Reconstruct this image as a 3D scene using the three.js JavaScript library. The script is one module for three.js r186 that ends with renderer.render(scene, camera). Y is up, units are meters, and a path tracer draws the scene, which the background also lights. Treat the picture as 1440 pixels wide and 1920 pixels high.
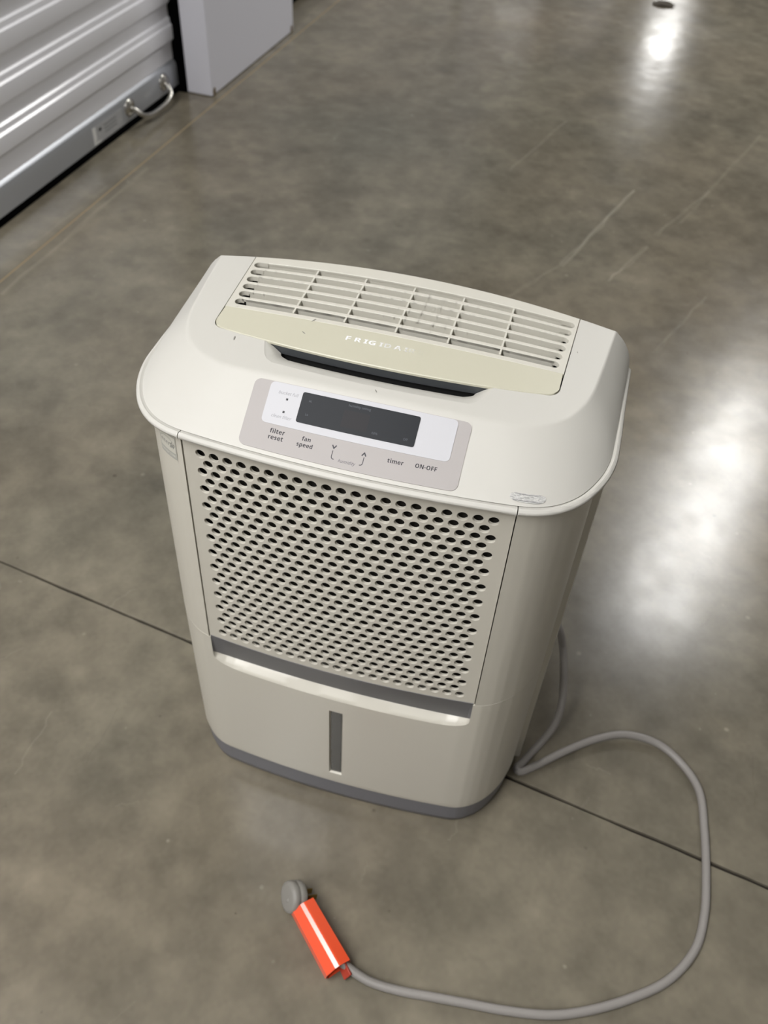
import * as THREE from 'three';
import { mergeGeometries, toCreasedNormals, mergeVertices } from 'three/addons/utils/BufferGeometryUtils.js';
import { RoundedBoxGeometry } from 'three/addons/geometries/RoundedBoxGeometry.js';
import { RectAreaLightUniformsLib } from 'three/addons/lights/RectAreaLightUniformsLib.js';
import { Brush, Evaluator, SUBTRACTION } from 'three-bvh-csg';

// ------------------------------------------------------------------ camera, lights, exposure
const scene = new THREE.Scene();
scene.background = new THREE.Color(0x000000);
const camera = new THREE.PerspectiveCamera(59.147, 3 / 4, 0.05, 60);
camera.position.set(0.1946, 1.0716, 0.6297);
camera.rotation.order = 'YXZ';
camera.rotation.set(-0.81497, 0.29249, 0.06499);
camera.focus = 0.7;
camera.userData.fStop = 8.5;
scene.add(camera);

const renderer = new THREE.WebGLRenderer({ antialias: true });
renderer.toneMapping = THREE.LinearToneMapping;
renderer.toneMappingExposure = 1.32;
renderer.shadowMap.enabled = true;
RectAreaLightUniformsLib.init();

const CEIL = 2.8;                       // ceiling height
// strip lamps: [x, z, length, width, radiance, turn]
const LAMPS = [[0.92, -3.62, 2.2, 0.34, 20, -0.15], [-0.33, -11.3, 1.9, 0.24, 12, 0], [-0.62, 1.75, 2.5, 0.42, 19, 0]];
const LAMP_COLOUR = new THREE.Color(1.0, 0.99, 0.965);

// ------------------------------------------------------------------ helpers
let seed = 7;
const rnd = () => { seed = (seed * 1664525 + 1013904223) >>> 0; return seed / 4294967296; };
const lerp = (a, b, t) => a + (b - a) * t;
const clamp = (v, a, b) => Math.min(b, Math.max(a, v));
const used = {};
function numbered(name) { const n = used[name] = (used[name] ?? -1) + 1; return n ? `${name}_${String(n).padStart(3, '0')}` : name; }
function mesh(name, geo, material, parent = scene) {
  const m = new THREE.Mesh(geo, material);
  m.name = numbered(name); m.castShadow = m.receiveShadow = true;
  parent.add(m); return m;
}
function group(name, parent = scene) { const g = new THREE.Group(); g.name = numbered(name); parent.add(g); return g; }
function thing(o, label, category, grp) { o.userData.label = label; o.userData.category = category; if (grp) o.userData.group = grp; return o; }
function structure(o, label) { o.userData.kind = 'structure'; if (label) o.userData.label = label; return o; }
function box(x0, x1, y0, y1, z0, z1, r = 0.0015) {
  const g = new RoundedBoxGeometry(x1 - x0, y1 - y0, z1 - z0, 2, Math.min(r, (x1 - x0) / 2.1, (y1 - y0) / 2.1, (z1 - z0) / 2.1));
  g.translate((x0 + x1) / 2, (y0 + y1) / 2, (z0 + z1) / 2); return g;
}
function indexed(pos, idx, crease = 0.6, uv) {
  let g = new THREE.BufferGeometry();
  g.setAttribute('position', new THREE.Float32BufferAttribute(pos, 3));
  g.setIndex(idx);
  if (uv) { g.setAttribute('uv', new THREE.Float32BufferAttribute(uv, 2)); g.computeVertexNormals(); return g; }
  g = toCreasedNormals(g, crease);
  g.setAttribute('uv', new THREE.Float32BufferAttribute(new Float32Array(g.attributes.position.count * 2), 2));
  return g;
}
// rings: arrays of [x,y,z] with equal counts; closed = ring closes on itself; caps fan
function loft(rings, { closed = true, capStart = true, capEnd = true, crease = 0.6, flip = false } = {}) {
  const n = rings[0].length, pos = [], idx = [];
  for (const r of rings) for (const p of r) pos.push(p[0], p[1], p[2]);
  const tri = (a, b, c) => flip ? idx.push(a, c, b) : idx.push(a, b, c);
  for (let i = 0; i + 1 < rings.length; i++) for (let j = 0; j < (closed ? n : n - 1); j++) {
    const a = i * n + j, b = i * n + (j + 1) % n, c = a + n, d = b + n;
    tri(a, b, c); tri(b, d, c);
  }
  const cap = (i, rev) => {
    const c = pos.length / 3; let s = [0, 0, 0];
    for (const p of rings[i]) for (let k = 0; k < 3; k++) s[k] += p[k] / n;
    pos.push(...s);
    for (let j = 0; j < n; j++) { const a = i * n + j, b = i * n + (j + 1) % n; rev ? tri(c, b, a) : tri(c, a, b); }
  };
  if (capStart) cap(0, true);
  if (capEnd) cap(rings.length - 1, false);
  return indexed(pos, idx, crease);
}
// outward orientation check for closed solids
function outward(g) {
  const p = g.attributes.position; let v = 0;
  const a = new THREE.Vector3(), b = new THREE.Vector3(), c = new THREE.Vector3();
  for (let i = 0; i < p.count; i += 3) { a.fromBufferAttribute(p, i); b.fromBufferAttribute(p, i + 1); c.fromBufferAttribute(p, i + 2); v += a.dot(b.cross(c)); }
  if (v < 0) {
    const nrm = g.attributes.normal, uv = g.attributes.uv;
    for (const at of [p, nrm, uv]) for (let i = 0; i < p.count; i += 3) for (let k = 0; k < at.itemSize; k++) {
      const t = at.array[(i + 1) * at.itemSize + k]; at.array[(i + 1) * at.itemSize + k] = at.array[(i + 2) * at.itemSize + k]; at.array[(i + 2) * at.itemSize + k] = t;
    }
    for (let i = 0; i < nrm.array.length; i++) nrm.array[i] *= -1;
  }
  return g;
}
const solid = (rings, o) => outward(loft(rings, o));
function extrudeY(shapeXZ, y0, y1, bevel = 0.0008, curve = 12) {     // shape given in (x, z); stands from y0 to y1
  const s = new THREE.Shape(shapeXZ.map(([x, z]) => new THREE.Vector2(x, -z)));
  const g = new THREE.ExtrudeGeometry(s, { depth: y1 - y0 - 2 * bevel, bevelEnabled: bevel > 0, bevelSize: bevel, bevelThickness: bevel, bevelOffset: -bevel, bevelSegments: 2, curveSegments: curve });
  g.rotateX(-Math.PI / 2); g.translate(0, y0 + bevel, 0);
  return g;
}
const evaluator = new Evaluator(); evaluator.useGroups = false; evaluator.attributes = ['position', 'normal', 'uv'];
function subtract(geo, ...cutters) {
  let a = new Brush(geo); a.updateMatrixWorld();
  for (const c of cutters) { const b = new Brush(c); b.updateMatrixWorld(); a = evaluator.evaluate(a, b, SUBTRACTION); a.updateMatrixWorld(); }
  return a.geometry;
}

// ---- textures
function canvasTexture(w, h, draw, srgb = true) {
  const c = document.createElement('canvas'); c.width = w; c.height = h;
  draw(c.getContext('2d'), w, h);
  const t = new THREE.CanvasTexture(c); if (srgb) t.colorSpace = THREE.SRGBColorSpace;
  t.magFilter = THREE.LinearFilter; t.anisotropy = 8; return t;
}
function noiseGrid(n, s) { let k = s >>> 0; const a = new Float32Array(n * n); for (let i = 0; i < a.length; i++) { k = (k * 1664525 + 1013904223) >>> 0; a[i] = k / 4294967296; } return a; }
// tileable value noise added into out (size S) with `cells` cells per side
function addNoise(out, S, cells, amp, s, ridged = false) {
  const g = noiseGrid(cells, s * 7919 + 13);
  const fx = new Float32Array(S), ix = new Int32Array(S), jx = new Int32Array(S);
  for (let x = 0; x < S; x++) { const u = x / S * cells, i = Math.floor(u), f = u - i; fx[x] = f * f * (3 - 2 * f); ix[x] = i % cells; jx[x] = (i + 1) % cells; }
  for (let y = 0; y < S; y++) {
    const r0 = ix[y] * cells, r1 = jx[y] * cells, fy = fx[y];
    for (let x = 0; x < S; x++) {
      const a = g[r0 + ix[x]], b = g[r0 + jx[x]], c = g[r1 + ix[x]], d = g[r1 + jx[x]];
      let v = lerp(lerp(a, b, fx[x]), lerp(c, d, fx[x]), fy) - 0.5;
      if (ridged) v = 0.25 - Math.abs(v);
      out[y * S + x] += amp * v;
    }
  }
}

// ------------------------------------------------------------------ materials
const std = (o) => new THREE.MeshStandardMaterial(o);
const phys = (o) => new THREE.MeshPhysicalMaterial(o);
function speckle(S, base, amp, s) {                 // faint grain of moulded plastic (bump)
  const f = new Float32Array(S * S); addNoise(f, S, S / 2, 1, s); addNoise(f, S, S / 8, 0.6, s + 1);
  const d = new Uint8Array(S * S * 4);
  for (let i = 0; i < S * S; i++) { const v = clamp(base + amp * f[i], 0, 255); d[i * 4] = d[i * 4 + 1] = d[i * 4 + 2] = v; d[i * 4 + 3] = 255; }
  const t = new THREE.DataTexture(d, S, S); t.wrapS = t.wrapT = THREE.RepeatWrapping; t.magFilter = THREE.LinearFilter; t.needsUpdate = true; return t;
}
const M = {
  plastic: phys({ color: 0xc8c6bf, roughness: 0.48, specularIntensity: 0.8 }),
  plasticGloss: phys({ color: 0xccc8bc, roughness: 0.4, clearcoat: 0.3, clearcoatRoughness: 0.3 }),
  plasticAged: phys({ color: 0xc5c2af, roughness: 0.42 }),
  grille: phys({ color: 0xcac6ba, roughness: 0.45 }),
  louver: phys({ color: 0xcdcabf, roughness: 0.5 }),
  greyBase: std({ color: 0x77777c, roughness: 0.5 }),
  greyStrip: std({ color: 0x626265, roughness: 0.45 }),
  darkGrey: std({ color: 0x4c4f52, roughness: 0.5 }),
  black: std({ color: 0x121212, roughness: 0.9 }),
  filter: std({ color: 0x24221d, roughness: 1 }),
  window: phys({ color: 0x2e2e2a, roughness: 0.25, clearcoat: 0.5 }),
  cord: std({ color: 0x8d8985, roughness: 0.45 }),
  plug: std({ color: 0x8a8781, roughness: 0.5 }),
  orange: phys({ color: 0xf5552b, roughness: 0.3, clearcoat: 1, clearcoatRoughness: 0.2 }),
  redFlap: std({ color: 0xa83a28, roughness: 0.5 }),
  brass: std({ color: 0x8f7a4a, metalness: 1, roughness: 0.35 }),
  doorPaint: phys({ color: 0xe9e9ee, roughness: 0.3, clearcoat: 0.6, clearcoatRoughness: 0.14 }),
  galvanised: std({ color: 0xb9bcc1, metalness: 0.6, roughness: 0.34 }),
  chrome: std({ color: 0xc4c1bb, metalness: 1, roughness: 0.24 }),
  wall: std({ color: 0xdddde6, roughness: 0.5 }),
  wallPlain: std({ color: 0x8f8f90, roughness: 0.8 }),
  ceiling: std({ color: 0xdeddd8, roughness: 0.9 }),
  rail: phys({ color: 0x030304, roughness: 1, specularIntensity: 0.1 }),
  rust: std({ color: 0x6d5a3c, roughness: 0.9 }),
  lampBody: std({ color: 0xe8e8e6, roughness: 0.5 }),
  lampGlow: std({ color: 0xffffff, emissive: LAMP_COLOUR, emissiveIntensity: 3.0, roughness: 0.6 }),
  scrap: std({ color: 0x4a443c, roughness: 0.9 }),
};

// polished concrete: mottled grey brown with pale scuffs, drawn in floor coordinates (3.2 m tile)
const FLOOR_X0 = -2.1, FLOOR_Z0 = -2.7, FLOOR_S = 3.2;
function concrete() {
  const S = 2048, a = new Float32Array(S * S), b = new Float32Array(S * S), c = new Float32Array(S * S);
  addNoise(a, S, 5, 0.3, 1); addNoise(a, S, 11, 0.4, 2); addNoise(a, S, 23, 0.42, 3); addNoise(a, S, 47, 0.5, 4); addNoise(a, S, 97, 0.5, 5); addNoise(a, S, 211, 0.3, 6); addNoise(a, S, 640, 0.2, 7);
  addNoise(b, S, 4, 0.8, 11); addNoise(b, S, 9, 0.7, 12); addNoise(b, S, 21, 0.4, 13);
  addNoise(c, S, 14, 0.8, 21, true); addNoise(c, S, 33, 0.7, 22, true); addNoise(c, S, 61, 0.4, 23, true);
  const cv = document.createElement('canvas'); cv.width = cv.height = S; const ctx = cv.getContext('2d');
  const im = ctx.createImageData(S, S), d = im.data;
  for (let i = 0; i < S * S; i++) {
    const v = a[i] * 0.25 + Math.max(0, c[i] - 0.25) * 0.35, w = b[i];
    const k = 1 + v;
    d[i * 4] = clamp((119 + 6 * w) * k, 0, 255); d[i * 4 + 1] = clamp((113 + 2 * w) * k, 0, 255); d[i * 4 + 2] = clamp((99 + 0 * w) * k, 0, 255); d[i * 4 + 3] = 255;
  }
  ctx.putImageData(im, 0, 0);
  const P = (x, z) => [(x - FLOOR_X0) / FLOOR_S * S, (z - FLOOR_Z0) / FLOOR_S * S];
  const stroke = (x0, z0, x1, z1, w, col, wob = 0.006) => {
    ctx.strokeStyle = col; ctx.lineWidth = w / FLOOR_S * S; ctx.lineCap = 'round'; ctx.beginPath(); ctx.moveTo(...P(x0, z0));
    const n = 8; for (let i = 1; i <= n; i++) { const t = i / n; ctx.lineTo(...P(lerp(x0, x1, t) + (rnd() - 0.5) * wob, lerp(z0, z1, t) + (rnd() - 0.5) * wob)); } ctx.stroke();
  };
  // long scuffs down the corridor, random fine scratches, pale dust along the joint
  for (const [x0, z0, x1, z1, w, al] of SCUFFS) for (let k = 0; k < 3; k++) stroke(x0 + (rnd() - .5) * .008, z0, x1 + (rnd() - .5) * .008, z1, w * (0.4 + 0.5 * rnd()), `rgba(190,184,170,${0.6 * al * (0.4 + 0.5 * rnd())})`, 0.01);
  for (let i = 0; i < 240; i++) { const x = FLOOR_X0 + rnd() * FLOOR_S, z = FLOOR_Z0 + rnd() * FLOOR_S, an = rnd() * 6.28, l = 0.02 + 0.1 * rnd() * rnd(); stroke(x, z, x + Math.cos(an) * l, z + Math.sin(an) * l, 0.0012, `rgba(${rnd() > .4 ? '190,184,170' : '60,56,50'},${0.08 + 0.16 * rnd()})`); }
  for (let i = 0; i < 500; i++) { const [x, y] = P(FLOOR_X0 + rnd() * FLOOR_S, FLOOR_Z0 + rnd() * FLOOR_S); ctx.fillStyle = rnd() > .35 ? `rgba(176,170,156,${.15 + .35 * rnd()})` : `rgba(60,55,48,${.2 + .4 * rnd()})`; ctx.beginPath(); ctx.arc(x, y, 0.6 + 2.2 * rnd() * rnd(), 0, 7); ctx.fill(); }
  const t = new THREE.CanvasTexture(cv); t.colorSpace = THREE.SRGBColorSpace; t.wrapS = t.wrapT = THREE.RepeatWrapping; t.magFilter = THREE.LinearFilter; t.anisotropy = 8; t.flipY = false;
  // roughness: polish varies in broad patches with fine scuff
  const R = 1024, r = new Float32Array(R * R); addNoise(r, R, 6, 0.6, 31); addNoise(r, R, 15, 0.6, 32); addNoise(r, R, 40, 0.5, 33); addNoise(r, R, 120, 0.4, 34);
  const rd = new Uint8Array(R * R * 4); for (let i = 0; i < R * R; i++) { rd[i * 4] = 0; rd[i * 4 + 1] = clamp(128 + 62 * r[i], 0, 255); rd[i * 4 + 2] = 0; rd[i * 4 + 3] = 255; }
  const rt = new THREE.DataTexture(rd, R, R); rt.wrapS = rt.wrapT = THREE.RepeatWrapping; rt.magFilter = THREE.LinearFilter; rt.needsUpdate = true;
  // bump: trowel waves
  const h = new Float32Array(R * R); addNoise(h, R, 24, 1, 41); addNoise(h, R, 60, 0.5, 42); addNoise(h, R, 160, 0.15, 43);
  const hd = new Uint8Array(R * R * 4); for (let i = 0; i < R * R; i++) { hd[i * 4] = hd[i * 4 + 1] = hd[i * 4 + 2] = clamp(128 + 70 * h[i], 0, 255); hd[i * 4 + 3] = 255; }
  const ht = new THREE.DataTexture(hd, R, R); ht.wrapS = ht.wrapT = THREE.RepeatWrapping; ht.magFilter = THREE.LinearFilter; ht.needsUpdate = true;
  return phys({ map: t, roughnessMap: rt, roughness: 0.41, bumpMap: ht, bumpScale: 0.0012, ior: 1.5, metalness: 0 });
}
const SCUFFS = [
  [0.12, -1.62, 0.02, -1.2, 0.008, 0.5], [0.3, -1.7, 0.2, -1.42, 0.006, 0.3], [0.19, -1.36, 0.13, -1.18, 0.006, 0.3], [0.02, -1.2, -0.1, -0.95, 0.005, 0.22],
  [0.4, -2.1, 0.25, -1.5, 0.008, 0.2], [-0.12, -1.95, -0.2, -1.6, 0.006, 0.25], [0.34, -1.2, 0.26, -0.95, 0.006, 0.25], [-1.035, -1.22, -1.03, -0.62, 0.012, 0.3], [-1.075, -1.1, -1.08, -0.8, 0.008, 0.2],
];
M.concrete = concrete();
M.jointDust = std({ color: 0x9c8a6c, roughness: 0.95 });
M.jointDark = std({ color: 0x2e2922, roughness: 1 });

// ------------------------------------------------------------------ the hall
const HX0 = -1.08, HX1 = 2.5, HZ0 = -14, HZ1 = 5.5;
const J1 = (x) => 0.0275 + 0.0842 * x;              // the saw cut that runs under the machine
const JX = -1.057;                                  // the joint along the storage doors
{
  const floor = structure(group('floor'), 'polished grey-brown concrete floor with saw-cut joints');
  const slab = (poly) => {
    const g = extrudeY(poly, -0.12, 0, 0.0006);
    const p = g.attributes.position, uv = new Float32Array(p.count * 2);
    for (let i = 0; i < p.count; i++) { uv[i * 2] = (p.getX(i) - FLOOR_X0) / FLOOR_S; uv[i * 2 + 1] = (p.getZ(i) - FLOOR_Z0) / FLOOR_S; }
    g.setAttribute('uv', new THREE.BufferAttribute(uv, 2));
    mesh('slab', g, M.concrete, floor);
  };
  const e = 0.0021, f = 0.0022, L = -1.6;
  const edge = (s) => { const p = []; let w = 0; for (let i = 0; i <= 240; i++) { const x = lerp(JX + f, HX1 + .2, i / 240); w = w * 0.7 + (rnd() - 0.5) * 0.0011; p.push([x, J1(x) + s * Math.max(0.0002, e + w + (rnd() > 0.94 ? 0.0014 * rnd() : 0))]); } return p; };
  slab([[JX + f, HZ1], ...edge(1), [HX1 + .2, HZ1]]);
  slab([[HX1 + .2, HZ0], [JX + f, HZ0], ...edge(-1)]);
  slab([[L, HZ1], [L, HZ0], [JX - f, HZ0], [JX - f, HZ1]]);
  mesh('joint_filler', box(JX - f, JX + f, -0.02, -0.0004, HZ0, HZ1, 0.0003), M.jointDust, floor);
  const g = box(-1.9, 1.9, -0.05, -0.004, -0.004, 0.004, 0.0005); g.rotateY(-Math.atan(0.0842)); g.translate(0.6, 0, J1(0.6));
  mesh('joint_filler', g, M.jointDark, floor);
}
structure(mesh('ceiling', box(-1.7, HX1 + .2, CEIL, CEIL + .12, HZ0 - .1, HZ1 + .1), M.ceiling));
structure(mesh('wall_right', box(HX1, HX1 + .12, 0, CEIL, HZ0, HZ1), M.wallPlain));
structure(mesh('wall_far', box(-1.7, HX1 + .12, 0, CEIL, HZ0 - .12, HZ0), M.wallPlain));
structure(mesh('wall_near', box(-1.7, HX1 + .12, 0, CEIL, HZ1, HZ1 + .12), M.wallPlain));

// left wall: white sheet-metal jamb posts between roll-up doors, header above, dark locker space behind
const POST = 0.572, PITCH = 3.01, Z_POST = -2.24;     // a post stands from Z_POST to Z_POST + POST
{
  const w = structure(group('wall_left'), 'white sheet-metal posts and header between roll-up storage doors');
  const posts = [Z_POST + PITCH, Z_POST, Z_POST - PITCH, Z_POST - 2 * PITCH];
  for (const z of posts) {
    const g = box(-1.157, -1.08, 0.002, 2.3, z, z + POST, 0.003);
    const p = mesh('jamb_post', g, M.wall, w);
    for (const [zz, s] of [[z + POST - 0.014, 1], [z + 0.016, 1]]) {       // chipped, rusty lower corners
      const chip = new THREE.CylinderGeometry(0.008, 0.011, 0.0016, 7); chip.rotateZ(Math.PI / 2); chip.scale(1, 1.1, 0.7);
      chip.translate(-1.0797, 0.012, zz); mesh('rust_chip', chip, M.rust, p);
    }
  }
  mesh('header', box(-1.157, -1.08, 2.3, CEIL, HZ0, HZ1, 0.003), M.wall, w);
  mesh('end_panel', box(-1.157, -1.08, 0.002, 2.3, posts[0] + POST, HZ1, 0.003), M.wall, w);
  mesh('end_panel', box(-1.157, -1.08, 0.002, 2.3, HZ0, posts[3], 0.003), M.wall, w);
  mesh('locker_back', box(-1.62, -1.56, 0, CEIL, HZ0, HZ1), M.rail, w);
  for (const z of posts) mesh('guide_rail', box(-1.3, -1.158, 0.0, 2.3, z - 0.004, z + POST + 0.004, 0.002), M.rail, w);
}
// roll-up door: corrugated slats, bottom bar, handle, worn sticker
const DW = PITCH - POST;                             // clear opening
const PROF_PITCH = 0.0925;
function slatGeometry(len) {
  // profile over one pitch, y downwards from 0: [y, x] (x out of the wall): two stepped-out beads, a flat, then back in
  const pts = [];
  const ctrl = [[0, 0], [0.0187, 0.0], [0.0192, 0.0001], [0.0238, 0.0041], [0.0244, 0.0042], [0.0347, 0.0042], [0.0352, 0.0043], [0.0398, 0.0083], [0.0404, 0.0084], [0.0735, 0.0084], [0.0742, 0.0083], [0.0842, 0.0002], [0.085, 0.0], [PROF_PITCH, 0]];
  for (const [y, x] of ctrl) pts.push([x, -y]);
  const ring = (z) => [...pts.map(([x, y]) => [x, y, z]), ...pts.slice().reverse().map(([x, y]) => [x - 0.0014, y, z])];
  return solid([ring(0), ring(len)], { crease: 0.5 });
}
const slatGeo = slatGeometry(DW - 0.026);
const barGeo = (() => {                              // extruded aluminium bottom bar with rounded shoulder
  const pr = [[-0.030, 0.100], [0.000, 0.1], [0.0055, 0.0993], [0.0098, 0.0968], [0.0118, 0.0948], [0.0225, 0.0828], [0.0245, 0.0795], [0.0256, 0.0755], [0.026, 0.071]];
  pr.push([0.026, 0.022], [0.0245, 0.0205], [-0.03, 0.0205]);
  const ring = (z) => pr.map(([x, y]) => [x, y, z]);
  return solid([ring(0), ring(DW - 0.026)], { crease: 0.5 });
})();
const stickerTex = canvasTexture(256, 128, (c, w, h) => {
  c.fillStyle = '#b4b5b7'; c.fillRect(0, 0, w, h);
  c.fillStyle = '#ececea'; c.fillRect(0, 0, 26, h); c.fillRect(0, h - 14, 60, 14);
  c.fillStyle = '#8b8c8e'; for (const y of [26, 52, 78]) c.fillRect(96, y, 110, 12);
  c.fillStyle = '#3f4042'; c.beginPath(); c.arc(62, 40, 13, 0, 7); c.fill();
  c.fillStyle = '#c2c2c1'; for (let i = 0; i < 40; i++) c.fillRect(rnd() * w, rnd() * h, 3 + rnd() * 16, 2 + rnd() * 5);
});
M.sticker = std({ map: stickerTex, roughness: 0.45, metalness: 0.2 });
function makeDoor(name, zRight, full) {
  const d = structure(group(name), full ? 'white corrugated steel roll-up storage door with a galvanised bottom bar' : 'white roll-up storage door farther along the hall');
  d.position.set(-1.206, 0, zRight);                 // local z runs from 0 (far end) towards the camera
  for (let i = 0; i < 24; i++) { const s = mesh('door_slat', slatGeo, M.doorPaint, d); s.position.set(0.018, 0.217 + PROF_PITCH * i, 0.006); }
  mesh('curtain_foot', box(0.0166, 0.018, 0.09, 0.1246, 0.006, DW - 0.02, 0.0004), M.doorPaint, d);
  mesh('rubber_seal', box(-0.03, 0.0235, 0.0005, 0.021, 0.0, DW, 0.002), M.rail, d);
  const bar = mesh('bottom_bar', barGeo, M.galvanised, d); bar.position.z = 0.006;
  // pull handle: bent rod with two round feet
  const h = group('pull_handle', d);
  const z0 = -1.585 - zRight, z1 = -1.405 - zRight;
  const rod = new THREE.CatmullRomCurve3([[0.026, 0.056, z0], [0.038, 0.05, z0 + .003], [0.052, 0.036, z0 + .012], [0.057, 0.027, z0 + .03], [0.06, 0.022, z0 + .06], [0.06, 0.022, z1 - .06], [0.057, 0.027, z1 - .03], [0.052, 0.036, z1 - .012], [0.038, 0.05, z1 - .003], [0.026, 0.056, z1]].map((p) => new THREE.Vector3(...p)), false, 'catmullrom', 0.4);
  mesh('grip', new THREE.TubeGeometry(rod, 60, 0.0062, 12), M.chrome, h);
  for (const z of [z0, z1]) {
    const f = new THREE.LatheGeometry([[0.0001, 0.008], [0.012, 0.0075], [0.019, 0.005], [0.0222, 0.0015], [0.0222, 0]].map((p) => new THREE.Vector2(...p)), 24); f.rotateZ(-Math.PI / 2); f.translate(0.026, 0.054, z);
    const foot = mesh('mounting_foot', f, M.chrome, h);
    const s = new THREE.SphereGeometry(0.0045, 10, 8); s.scale(0.6, 1, 1); s.translate(0.033, 0.066, z); mesh('rivet', s, M.chrome, foot);
  }
  const st = new THREE.PlaneGeometry(0.135, 0.042); const stb = new THREE.BoxGeometry(0.0006, 0.042, 0.135);
  const sm = mesh('sticker', stb, M.sticker, d); sm.position.set(0.0264, 0.046, -1.297 - zRight); sm.userData.label = 'worn grey sticker on the bottom bar';
  return d;
}
const door1 = makeDoor('door_1', Z_POST + POST, true);
for (const [i, z] of [[2, Z_POST - PITCH + POST], [3, Z_POST - 2 * PITCH + POST]]) {
  const c = door1.clone(); c.name = `door_${i}`; c.position.z = z; c.userData = { kind: 'structure', label: i === 2 ? 'white roll-up door beyond the jamb post' : 'white roll-up door farthest down the hall' }; scene.add(c);
}

// ceiling lamps
LAMPS.forEach(([x, z, len, wid, I, turn], i) => {
  const t = thing(group('ceiling_lamp'), ['long strip lamp over the storage door side ahead of the machine', 'long strip lamp far down the hall', 'long strip lamp behind the viewer'][i], 'lamp', undefined);
  t.position.set(x, CEIL, z); t.rotation.y = turn;
  mesh('housing', box(-wid / 2 - .02, wid / 2 + .02, -0.07, 0, -len / 2 - .02, len / 2 + .02, 0.006), M.lampBody, t);
  mesh('diffuser', box(-wid / 2, wid / 2, -0.078, -0.066, -len / 2, len / 2, 0.004), M.lampGlow, t);
  const l = new THREE.RectAreaLight(LAMP_COLOUR, I, wid, len); l.rotation.x = -Math.PI / 2; l.position.y = -0.085; t.add(l);
});

// ------------------------------------------------------------------ the dehumidifier (unit frame: x right, z to its front)
const TH = 4 * Math.PI / 180, CT = Math.cos(TH), ST = Math.sin(TH);
const toUnit = (xw, zw) => [xw * CT - zw * ST, xw * ST + zw * CT];
const D = thing(group('dehumidifier'), 'cream-white plastic dehumidifier with perforated front, sloped control panel and louvred top', 'dehumidifier');
D.rotation.y = TH;

// plan outline of the body (half), front centre -> corner -> side
const ZF = 0.1505, BOW = 0.4;
const HALF = [];
for (let i = 0; i <= 14; i++) { const x = 0.14 * i / 14; HALF.push([x, ZF - BOW * x * x]); }
{
  const P = [[0.14, ZF - BOW * 0.0196], [0.1755, ZF - BOW * 0.0196 - 0.0042], [0.2035, 0.096], [0.2045, 0.048]];
  for (let i = 1; i <= 22; i++) { const t = i / 22, s = 1 - t; HALF.push([0, 1].map((k) => s * s * s * P[0][k] + 3 * s * s * t * P[1][k] + 3 * s * t * t * P[2][k] + t * t * t * P[3][k])); }
}
for (const [x, z] of [[0.2058, 0.02], [0.2068, -0.01], [0.2072, -0.04], [0.2074, -0.075]]) HALF.push([x, z]);
const FULL = [...HALF.slice(1).reverse().map(([x, z]) => [-x, z]), ...HALF];          // left rear -> front -> right rear
function normals2(pts) {
  return pts.map((p, i) => { const a = pts[Math.max(0, i - 1)], b = pts[Math.min(pts.length - 1, i + 1)]; const dx = b[0] - a[0], dz = b[1] - a[1], l = Math.hypot(dx, dz); return [-dz / l, dx / l].map((v) => -v); });
}
const NORM = normals2(FULL);
if (NORM[Math.floor(FULL.length / 2)][1] < 0) NORM.forEach((n) => { n[0] *= -1; n[1] *= -1; });
const outline = (off) => FULL.map((p, i) => [p[0] + NORM[i][0] * off, p[1] + NORM[i][1] * off]);
const frontZ = (x, off = 0) => ZF - BOW * x * x + off;
// part of the outline between two x on one side (dir 1 = right half) given as list; used for side panels
function outlinePart(test, off) { return outline(off).filter((p, i) => test(FULL[i])); }

const Y_LIP = 0.5625, Y_BEAD = 0.5555, Y_CREST = 0.6;
// the front leans back a little above the bucket
const lean = (y, z) => -0.0065 * clamp((y - 0.2765) / 0.286, 0, 1) * clamp(z / 0.1, 0, 1);
const topY = (x) => Y_CREST - 0.15 * x * x;
const backZ = (x) => -0.099 + 0.5 * x * x;

// the lip swells a little round the corners
const sm = (a, b, v) => { const t = clamp((v - a) / (b - a), 0, 1); return t * t * (3 - 2 * t); };
const lipExtra = (x, z) => 0.006 * sm(0.14, 0.19, Math.abs(x)) * (1 - 0.5 * sm(0.06, -0.03, z));
// --- rear housing
{
  const pl = [[0.2055, 0.034], [0.2118, 0.0335], [0.2128, 0.03], [0.2135, -0.02], [0.2135, -0.075], [0.205, -0.088], [-0.205, -0.088], [-0.2135, -0.075], [-0.2135, -0.02], [-0.2128, 0.03], [-0.2118, 0.0335], [-0.2055, 0.034]];
  mesh('rear_housing', extrudeY(pl, 0.012, Y_BEAD + 0.001, 0.001), M.plasticGloss, D);
  const pb = [...outline(-0.004).map((p) => [p[0], p[1]]), [0.203, -0.11], [-0.203, -0.11]];
  const r = (off, y) => { const o = outline(off); return [...o.map(([x, z]) => [x, y, z]), [0.2 + off, y, -0.086], [-0.2 - off, y, -0.086]]; };
  mesh('base_plinth', solid([r(-0.008, 0.0), r(-0.0045, 0.003), r(-0.003, 0.012), r(-0.003, 0.05)], { crease: 0.8 }), M.greyBase, D).userData.label = 'grey plinth at the foot of the machine';
}
const SEAM_Y = 0.2765;
const NORM0 = (x, z) => { let b = 0, d = 1e9; for (let i = 0; i < FULL.length; i++) { const e = (FULL[i][0] - x) ** 2 + (FULL[i][1] - z) ** 2; if (e < d) { d = e; b = i; } } return NORM[b]; };
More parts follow.
